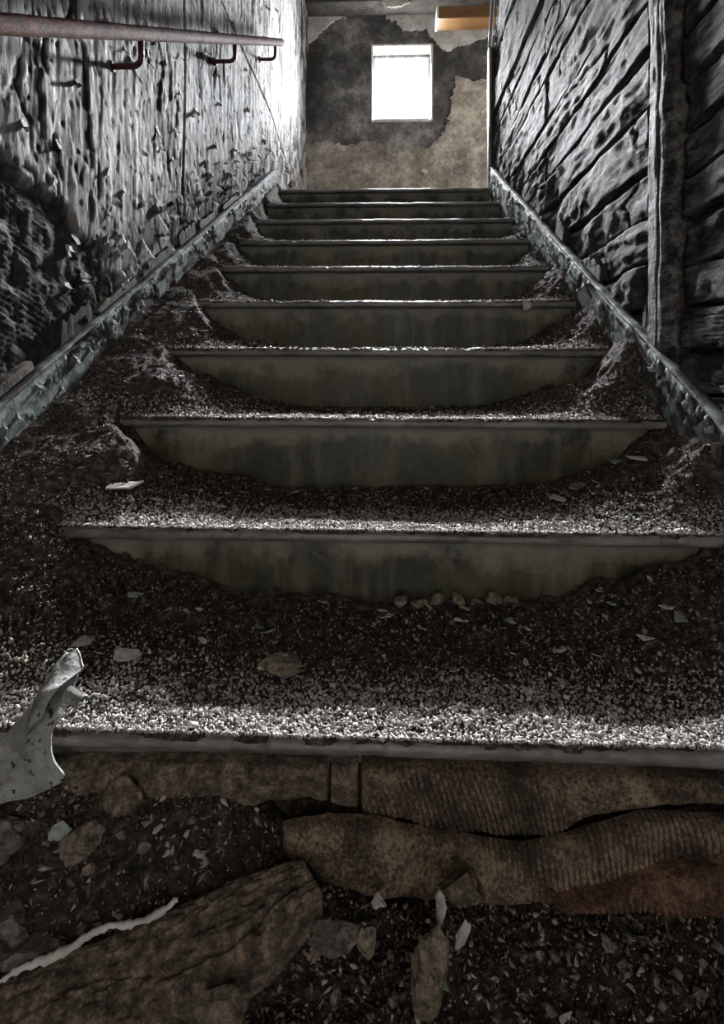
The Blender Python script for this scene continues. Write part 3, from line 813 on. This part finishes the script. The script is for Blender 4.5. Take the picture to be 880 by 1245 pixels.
def where(what, X, d, tread):
    side = 'far left' if X < -0.27 else 'left of centre' if X < -0.08 else 'at the centre' if X < 0.08 else 'right of centre' if X < 0.27 else 'far right'
    if tread: row = 'near its nosing' if d < 0.48 else 'midway back' if d < 0.72 else 'close to the riser'
    else: row = 'at the front' if d < 0.53 else 'midway' if d < 0.59 else 'under the timbers'
    return '%s, %s, %s' % (what, side, row)
# plain scatter on the ground: sizes of about a centimetre
for i in range(150):
    X = random.uniform(-0.45, 0.5); Y = random.uniform(0.47, 0.645)
    z_ = float(ground_z(np.array(X), np.array(Y)))
    if random.random() < 0.55:
        s_ = random.uniform(0.005, 0.012)
        place('rubble_stone', random.choice(STONES), (X, Y, z_ - s_ * 0.25), (random.uniform(-0.4, 0.4), random.uniform(-0.4, 0.4), random.uniform(0, 6.3)),
              (s_, s_ * random.uniform(0.6, 1), s_), label=where('%s broken stone in the rubble' % ('tiny' if s_ < 0.0085 else 'thumb sized'), X, Y, 0), cat='stone', group='small stones in the rubble')
    else:
        s_ = random.uniform(0.006, 0.014)
        place('plaster_chip', random.choice(FLAKES), (X, Y, z_ + 0.001), (random.uniform(-0.5, 0.5), random.uniform(-0.5, 0.5), random.uniform(0, 6.3)),
              s_, label=where('%s plaster chip in the rubble' % ('tiny' if s_ < 0.010 else 'larger'), X, Y, 0), cat='plaster chip', group='plaster chips in the rubble')

# ribbed timbers and blocks under the lowest nosing
def ribbed(name, top_px, bot_px, Yc, bulge, mat, rib, label, cat, nu=220, nv=60, rough=0.004, tilt=0.0, ribang=0.0, depth=0.08, seed=0):
    """a log or block with a rounded front given by its upper and lower outline"""
    tp = np.array(top_px, float); bp = np.array(bot_px, float)
    xs = np.linspace(max(tp[0, 0], bp[0, 0]), min(tp[-1, 0], bp[-1, 0]), nu)
    ty = np.interp(xs, tp[:, 0], tp[:, 1]); by = np.interp(xs, bp[:, 0], bp[:, 1])
    ty = ty + 3.0 * fbm(xs * 0.02, xs * 0 + seed, 4, 230) * (ty > 950); by = by + 4.5 * fbm(xs * 0.022, xs * 0 + seed, 4, 231)
    V = np.zeros((nu, nv, 3))
    for i in range(nu):
        a = at(xs[i], ty[i], Yc); b = at(xs[i], by[i], Yc + tilt)
        for j in range(nv):
            V[i, j] = a + (b - a) * j / (nv - 1)
    t = np.linspace(-1, 1, nv)[None]
    round_ = np.sqrt(np.clip(1 - t ** 4, 0, 1))
    Xg, Zg = V[..., 0], V[..., 2]
    endr = np.sqrt(np.clip(1 - (np.linspace(-1, 1, nu)[:, None] ** 16), 0, 1))
    d = bulge * round_ * endr + rough * fbm(Xg * 16, Zg * 16, 4, 200 + seed) * round_
    groove = np.zeros_like(Xg)
    if rib:
        ph = (Xg * math.cos(ribang) + Zg * math.sin(ribang)) / rib + 0.9 * fbm(Xg * 7, Zg * 9, 3, 210 + seed)
        amp = sst(-0.35, 0.25, fbm(Xg * 6, Zg * 8, 3, 220 + seed))
        tri = np.abs((ph % 1) - 0.5) * 2
        d += 0.0045 * amp * (sst(0.0, 0.75, tri) - 0.6) * round_ * endr
        groove = amp * sst(0.42, 0.08, tri)
    V[..., 1] -= d
    V[:, :, 1] = V[:, :, 1]
    # turn the rim back so that the piece has depth
    rim = np.zeros((nu, nv), bool); rim[0] = rim[-1] = True; rim[:, 0] = rim[:, -1] = True
    inner = V.copy(); inner[rim, 1] += depth
    return mk(name, inner, grid_faces(nu, nv, True), mat, label=label, cat=cat, attrs={'groove': groove})
ribbed('foundation_block', [(72, 922), (250, 921), (402, 925)], [(72, 955), (150, 968), (250, 972), (402, 973)], 0.672, 0.014, M['slab'], 0, 'dark brown foundation block under the left half of the lowest nosing', 'block', 200, 40, 0.009, seed=1)
ribbed('foundation_block', [(404, 925), (438, 926)], [(404, 974), (438, 980)], 0.672, 0.016, M['slab'], 0, 'small squarish block between the two long foundation pieces', 'block', 40, 40, 0.005, seed=2)
ribbed('ribbed_timber', [(440, 926), (600, 930), (760, 936), (960, 948)], [(440, 990), (520, 998), (600, 1008), (660, 1008), (720, 988), (790, 968), (870, 972), (960, 980)], 0.670, 0.016, M['ribbed'], 0.007, 'ribbed brown timber right under the lowest nosing on the right', 'timber', 330, 60, 0.009, ribang=0.25, depth=0.012, seed=3)
ribbed('ribbed_timber', [(345, 1005), (400, 990), (470, 998), (560, 1016), (640, 1026), (700, 1014), (780, 990), (960, 990)], [(345, 1030), (400, 1065), (470, 1080), (560, 1088), (640, 1088), (720, 1075), (800, 1050), (960, 1030)], 0.652, 0.022, M['ribbed'], 0.0068, 'long curved ribbed timber lying below the cracked one', 'timber', 360, 70, 0.009, tilt=-0.006, depth=0.006, seed=4)
ribbed('red_timber', [(672, 1088), (760, 1070), (880, 1046), (960, 1030)], [(672, 1094), (760, 1104), (880, 1112), (960, 1112)], 0.618, 0.012, M['redwood'], 0.0068, 'reddish ribbed timber half buried at the lower right', 'timber', 180, 40, 0.006, tilt=-0.012, seed=5)

# slanting slab in the lower left with a ridge of white plaster along its upper edge
def slab(name, upper, lower, mat, label, cat, nu=200, nv=60, thick=0.03):
    up_ = [at(*p) for p in upper]; lo_ = [at(*p) for p in lower]
    tu = np.linspace(0, 1, nu)
    def lin(pts):
        pts = np.array(pts); s_ = np.linspace(0, 1, len(pts))
        return np.stack([np.interp(tu, s_, pts[:, i]) for i in range(3)], 1)
    A, B = lin(up_), lin(lo_)
    V = A[:, None] + (B - A)[:, None] * np.linspace(0, 1, nv)[None, :, None]
    t = np.linspace(-1, 1, nv)[None]; s_ = np.linspace(-1, 1, nu)[:, None]
    rnd = np.sqrt(np.clip(1 - t ** 6, 0, 1)) * np.sqrt(np.clip(1 - s_ ** 20, 0, 1))
    L = np.linalg.norm(A - A[0], axis=1)[:, None] + 0 * t; Q = 0.1 * (t + 1) + 0 * L
    d = 0.012 * rnd + (0.0045 * fbm(L * 18, Q * 14, 4, 301) + 0.0028 * fbm(L * 70, Q * 80, 3, 302) - 0.006 * np.exp(-((Q - 0.11 - 0.03 * fbm(L * 8, L * 0, 2, 8)) / 0.008) ** 2)) * rnd
    V[..., 2] += d; V[..., 1] -= 0.4 * d
    V[0, :, 2] -= thick; V[-1, :, 2] -= thick; V[:, 0, 2] -= thick; V[:, -1, 2] -= thick
    return mk(name, V, grid_faces(nu, nv, True), mat, label=label, cat=cat), A
sl, A = slab('timber_slab', [(-60, 1232, 0.545), (60, 1172, 0.565), (190, 1118, 0.585), (290, 1070, 0.605), (372, 1046, 0.615)],
             [(-60, 1330, 0.50), (120, 1290, 0.515), (230, 1225, 0.535), (330, 1165, 0.555), (396, 1085, 0.590)], M['slab'],
             'rough brown slab lying diagonally across the lower left rubble', 'slab')
i1 = int(0.58 * len(A))
ridge = [A[i] + np.array([0, -0.002 + 0.004 * math.sin(i * 0.11) + rng.normal(0, 0.0008), 0.0085 + 0.003 * math.sin(i * 0.17 + 1) + rng.normal(0, 0.0008)]) for i in range(0, i1, 2)]
v, f = tube(ridge, [0.0036 * (0.5 + 0.5 * rng.random() + 0.5 * abs(math.sin(i * 0.13 + 1))) * (1 if i < len(ridge) - 4 else 0.6) for i in range(len(ridge))], 8)
mk('plaster_ridge', v, f, M['pale'], sl, label='white plaster ridge')

# special stones in the rubble
def lump(name, px, py, Y, sx, sy, sz, seed, mat, label, cat='stone', rot=(0, 0, 0), flat=0.8, cuts=12):
    me = stone_mesh(seed, mat, 3, flat, cuts, 0.022)
    p = at(px, py, Y)
    o = place(name, me, tuple(p), rot, (sx, sy, sz), label=label, cat=cat)
    for pl in me.polygons: pl.use_smooth = False
    return o
lump('upright_stone', 523, 1262, 0.535, 0.024, 0.022, 0.075, 41, M['stone'], 'tall brown stone standing upright in the middle of the foreground rubble')
lump('rubble_block', 565, 1098, 0.600, 0.030, 0.024, 0.030, 42, M['slab'], 'dark brown block of rubble below the long curved timber')
lump('pale_shard', 538, 1128, 0.572, 0.009, 0.006, 0.024, 43, M['chip'], 'pale pointed shard beside the upright brown stone', 'shard')
lump('pale_shard', 557, 1150, 0.566, 0.007, 0.006, 0.022, 44, M['chip'], 'narrow pale shard leaning right of the pointed one', 'shard', rot=(0, 0.4, 0))
lump('crusty_lump', 449, 1165, 0.562, 0.013, 0.010, 0.030, 45, M['stone'], 'crusty tan lump with a white edge near the centre of the rubble', 'lump')
lump('round_pebble', 463, 1100, 0.598, 0.010, 0.009, 0.010, 46, M['chip'], 'round pale pebble just below the long curved timber', 'pebble')
lump('flat_stone', 408, 1150, 0.565, 0.038, 0.020, 0.012, 47, M['stone_grey'], 'flat grey stone lying between the slab and the crusty lump')
lump('rubble_stone', 48, 1180, 0.575, 0.040, 0.025, 0.026, 48, M['stone_grey'], 'grey stone resting against the upper edge of the diagonal slab')
lump('rubble_stone', 18, 1150, 0.590, 0.026, 0.022, 0.030, 49, M['stone_grey'], 'grey stone at the left edge behind the diagonal slab')
lump('rubble_stone', 100, 1055, 0.625, 0.032, 0.022, 0.034, 50, M['stone'], 'brown stone half buried in the left rubble heap')
lump('rubble_stone', 10, 1045, 0.620, 0.035, 0.025, 0.045, 51, M['stone_grey'], 'large rounded stone at the left edge below the curled paint sheet')
lump('rubble_stone', 150, 985, 0.650, 0.040, 0.020, 0.030, 52, M['slab'], 'dark stone right of the paint sheet under the foundation block')
lump('rubble_stone', 270, 1245, 0.512, 0.034, 0.02, 0.02, 53, M['stone'], 'brown stone at the bottom edge below the diagonal slab')
lump('green_shard', 65, 1025, 0.620, 0.014, 0.004, 0.020, 54, M['chip_green'], 'green painted shard standing in the left rubble heap', 'shard', rot=(0, 0.5, 0.2))

# named chips and stones on the treads
def on_tread(k, px, py):
    """point of the drift on tread k seen at (px, py)"""
    best = None
    for v in np.linspace(0.02, 0.97, 96):
        Y = NY(k) + v * G
        p = at(px, py, Y)
        if abs(p[0]) > W: continue
        e_ = abs(p[2] - TZ(k) - float(dirt_h(k, np.array(p[0]), np.array(v))))
        if best is None or e_ < best[0]: best = (e_, p, v)
    p = best[1]; p[2] = TZ(k) + float(dirt_h(k, np.array(p[0]), np.array(best[2])))
    return p
def chip(k, px, py, w, label, cat='paint chip', name='paint_chip', mat=None, seed=None, tilt=0.25, yaw=None, group=None):
    me = random.choice(FLAKES) if mat is None else flake_mesh(seed or int(px), mat, 9)
    p = on_tread(k, px, py)
    return place(name, me, (p[0], p[1], p[2] + 0.0035), (tilt, random.uniform(-0.2, 0.2), random.uniform(-0.4, 0.4) if yaw is None else yaw), w, label=label, cat=cat, group=group)
chip(1, 150, 597, 0.042, 'large pale paint chip on the left end of the second step', mat=M['chip'], seed=3, yaw=0.1)
chip(1, 190, 610, 0.016, 'small white chip right of the large one on the second step', mat=M['chip'], seed=4)
chip(1, 680, 608, 0.020, 'white chip on the second step right of centre', mat=M['chip'], seed=6)
chip(1, 705, 592, 0.030, 'broad tan chip on the second step towards the right', mat=M['stone'], seed=7)
chip(1, 745, 562, 0.030, 'long greenish chip high on the right drift of the second step', mat=M['chip_green'], seed=8, yaw=0.5)
chip(1, 775, 560, 0.026, 'slim tan sliver beside the greenish chip on the second step', mat=M['chip'], seed=9, yaw=0)
chip(2, 320, 482, 0.034, 'grey chip leaning against the riser left of centre on the third step', mat=M['stone_grey'], seed=10)
chip(2, 290, 478, 0.018, 'small grey chip left of the leaning one on the third step', mat=M['stone_grey'], seed=11)
chip(0, 155, 801, 0.026, 'pale cup shaped chip above the curled paint sheet on the lowest step', mat=M['chip'], seed=12, yaw=0.1)
chip(0, 325, 833, 0.012, 'dark grey flat stone in the gravel left of centre', 'stone', 'flat_stone', mat=M['stone_grey'], seed=13)
chip(0, 100, 783, 0.020, 'tan chip at the left end of the lowest step', mat=M['chip'], seed=14)
chip(0, 820, 753, 0.022, 'greenish chip on the right side of the lowest step', mat=M['chip_green'], seed=15)
chip(0, 787, 778, 0.018, 'white chip left of the greenish one on the lowest step', mat=M['chip'], seed=16)
chip(0, 165, 726, 0.016, 'green chip stuck against the riser at the left of the lowest step', mat=M['chip_green'], seed=17)
chip(3, 250, 404, 0.022, 'pale chip on the left drift of the fourth step', mat=M['chip'], seed=18)
chip(4, 655, 345, 0.020, 'white chip on the right drift of the fifth step', mat=M['chip'], seed=19)
p = on_tread(0, 345, 812)
place('embedded_stone', stone_mesh(60, M['stone'], 3, 0.5, 8, 0.02), (p[0], p[1], p[2] - 0.006), (0.2, 0, 0.1), (0.036, 0.026, 0.022), label='flat tan stone bedded in the dark dirt of the lowest step', cat='stone')
for i, px in enumerate(range(490, 655, 24)):
    p = on_tread(0, px, 752)
    place('plaster_clod', stone_mesh(70 + i, M['stone'], 2, 0.7, 5, 0.05), (p[0], NY(1) + 0.006, p[2] - 0.004), (0, 0, random.uniform(0, 3)), (0.02, 0.014, random.uniform(0.012, 0.02)),
          label='pale plaster clod in the row at the foot of the lowest riser', cat='plaster clod', group='row of plaster clods against the lowest riser')
# light paint curl caught on the right end of the seventh step and one hanging over the fifth nosing
pa = at(628, 276, NY(6) + 0.05)
place('paint_curl', CURLS[1].copy(), tuple(pa), (1.2, 0.6, 0.3), 1.9, label='pale paint curl caught at the right end of the upper steps', cat='paint curl')
pa = at_left(231, 352, 0.10)
place('paint_curl', CURLS[3].copy(), tuple(pa), (0.1, 0.1, 0.4), (0.6, 1.0, 1.8), label='narrow white paint strip standing in the left dirt below the skirting', cat='paint curl')
pa = at_left(212, 357, 0.07)
place('paint_curl', CURLS[0].copy(), tuple(pa), (0.3, 1.4, -0.4), (0.7, 1.0, 2.2), label='teal paint strip lying in the dirt along the left skirting', cat='paint curl')
pa = at(640, 366, NY(4) - 0.004)
o = place('hanging_chip', flake_mesh(33, M['chip']), (pa[0], pa[1] - 0.003, pa[2] - 0.012), (math.pi / 2, 1.45, 0), 0.026, label='tan chip hanging over the fifth nosing on the right', cat='paint chip')
# scattered anonymous chips
for k, n in ((0, 60), (1, 55), (2, 30), (3, 14)):
    for i in range(n):
        X = random.uniform(-0.6, 0.6) if k else random.uniform(-0.46, 0.46); v = random.uniform(0.25, 0.95)
        h = float(dirt_h(k, np.array(X), np.array(v))); fi = random.randrange(10)
        place('paint_chip', FLAKES[fi], (X, NY(k) + v * G, TZ(k) + h + 0.004), (random.uniform(-0.4, 0.5), random.uniform(-0.3, 0.3), random.uniform(0, 6.3)),
              random.uniform(0.005, 0.013), label=where('small %s flake on the %s step' % ('tan' if fi % 4 else 'greenish', names_t[k]), X, v, 1), cat='paint chip', group='flakes scattered on the %s step' % names_t[k])

# ------------------------------------------------------------------ curled sheet of old paint at the left end of the lowest nosing
def sheet_rows(rows, nv, bulge, seed, thick=0.0025):
    """rows: (left px, left row, right px, right row, Y left, Y right)"""
    rows = np.array(rows, float); n = 60
    s_ = np.linspace(0, 1, len(rows)); t = np.linspace(0, 1, n)
    rr = np.stack([np.interp(t, s_, rows[:, i]) for i in range(6)], 1)
    for _ in range(3):
        rr[1:-1] = 0.25 * rr[:-2] + 0.5 * rr[1:-1] + 0.25 * rr[2:]
    V = np.zeros((n, nv, 3)); w = np.linspace(0, 1, nv)
    for i in range(n):
        a = at(rr[i, 0], rr[i, 1], rr[i, 4]); b = at(rr[i, 2], rr[i, 3], rr[i, 5])
        V[i] = a + (b - a) * w[:, None]
        V[i, :, 1] -= bulge(t[i]) * np.sin(np.pi * w)
    V[..., 0] += 0.0012 * fbm(V[..., 0] * 60, V[..., 2] * 60, 3, seed); V[..., 2] += 0.0012 * fbm(V[..., 0] * 60, V[..., 2] * 60, 3, seed + 3)
    V[..., 1] += 0.0015 * fbm(V[..., 0] * 30, V[..., 2] * 30, 3, seed + 5)
    B = V.copy(); B[..., 1] += thick
    m = n * nv; q_ = grid_faces(n, nv)
    f = [tuple(x) for x in q_.tolist()] + [tuple(int(y_) + m for y_ in x[::-1]) for x in q_]
    loop = [i * nv for i in range(n)] + [(n - 1) * nv + j for j in range(1, nv)] + [i * nv + nv - 1 for i in range(n - 2, -1, -1)] + [j for j in range(nv - 2, 0, -1)]
    f += [(loop[i], loop[(i + 1) % len(loop)], loop[(i + 1) % len(loop)] + m, loop[i] + m) for i in range(len(loop))]
    return np.concatenate([V.reshape(-1, 3), B.reshape(-1, 3)]), f
pe = empty('paint_sheet', (-0.40, 0.60, 0.12), label='curled grey white sheet of peeled paint at the left end of the lowest nosing', cat='paint sheet')
v, f = sheet_rows([(-60, 985, 44, 968, 0.600, 0.606), (-58, 965, 66, 960, 0.602, 0.608), (-52, 945, 84, 948, 0.604, 0.611), (-35, 932, 72, 934, 0.607, 0.614), (-14, 912, 63, 915, 0.611, 0.619), (8, 895, 64, 896, 0.616, 0.626),
                   (24, 877, 72, 878, 0.624, 0.634), (36, 860, 82, 864, 0.634, 0.646), (48, 842, 88, 850, 0.645, 0.658), (60, 825, 92, 836, 0.657, 0.668), (72, 808, 98, 815, 0.668, 0.680), (80, 794, 94, 792, 0.678, 0.688)], 16, lambda t: 0.006, 400)
mk('sheet', v, f, M['sheet'], pe)
v, f = sheet_rows([(36, 892, 41, 890, 0.612, 0.610), (34, 876, 54, 872, 0.616, 0.607), (42, 856, 62, 852, 0.627, 0.614), (52, 838, 76, 835, 0.639, 0.624), (62, 822, 88, 826, 0.651, 0.638), (70, 808, 103, 815, 0.662, 0.655), (78, 797, 100, 802, 0.671, 0.668), (83, 792, 95, 791, 0.678, 0.677)], 14, lambda t: 0.010, 410)
mk('curled_edge', v, f, M['sheet'], pe)
# small roll on the right edge
a = at(84, 838, 0.640); b = at(103, 848, 0.648)
V = []; nn = 12
for i in range(14):
    an = -0.6 + 4.0 * i / 13; rr_ = 0.0095
    for j in range(nn):
        s_ = j / (nn - 1)
        c_ = a + (b - a) * s_
        V.append((c_[0] - 0.25 * rr_ * math.cos(an), c_[1] - rr_ * math.cos(an) * (1 - 0.2 * s_), c_[2] - 0.012 + rr_ * math.sin(an) * (1 - 0.2 * s_) + 0.004))
q_ = grid_faces(14, nn)
V = np.array(V); V2 = V * 1.0; cen = V.mean(0); V2 = cen + (V - cen) * 0.86
f = [tuple(x) for x in q_.tolist()] + [tuple(int(y_) + len(V) for y_ in x[::-1]) for x in q_]
mk('rolled_edge', np.concatenate([V, V2]), f, M['sheet'], pe)
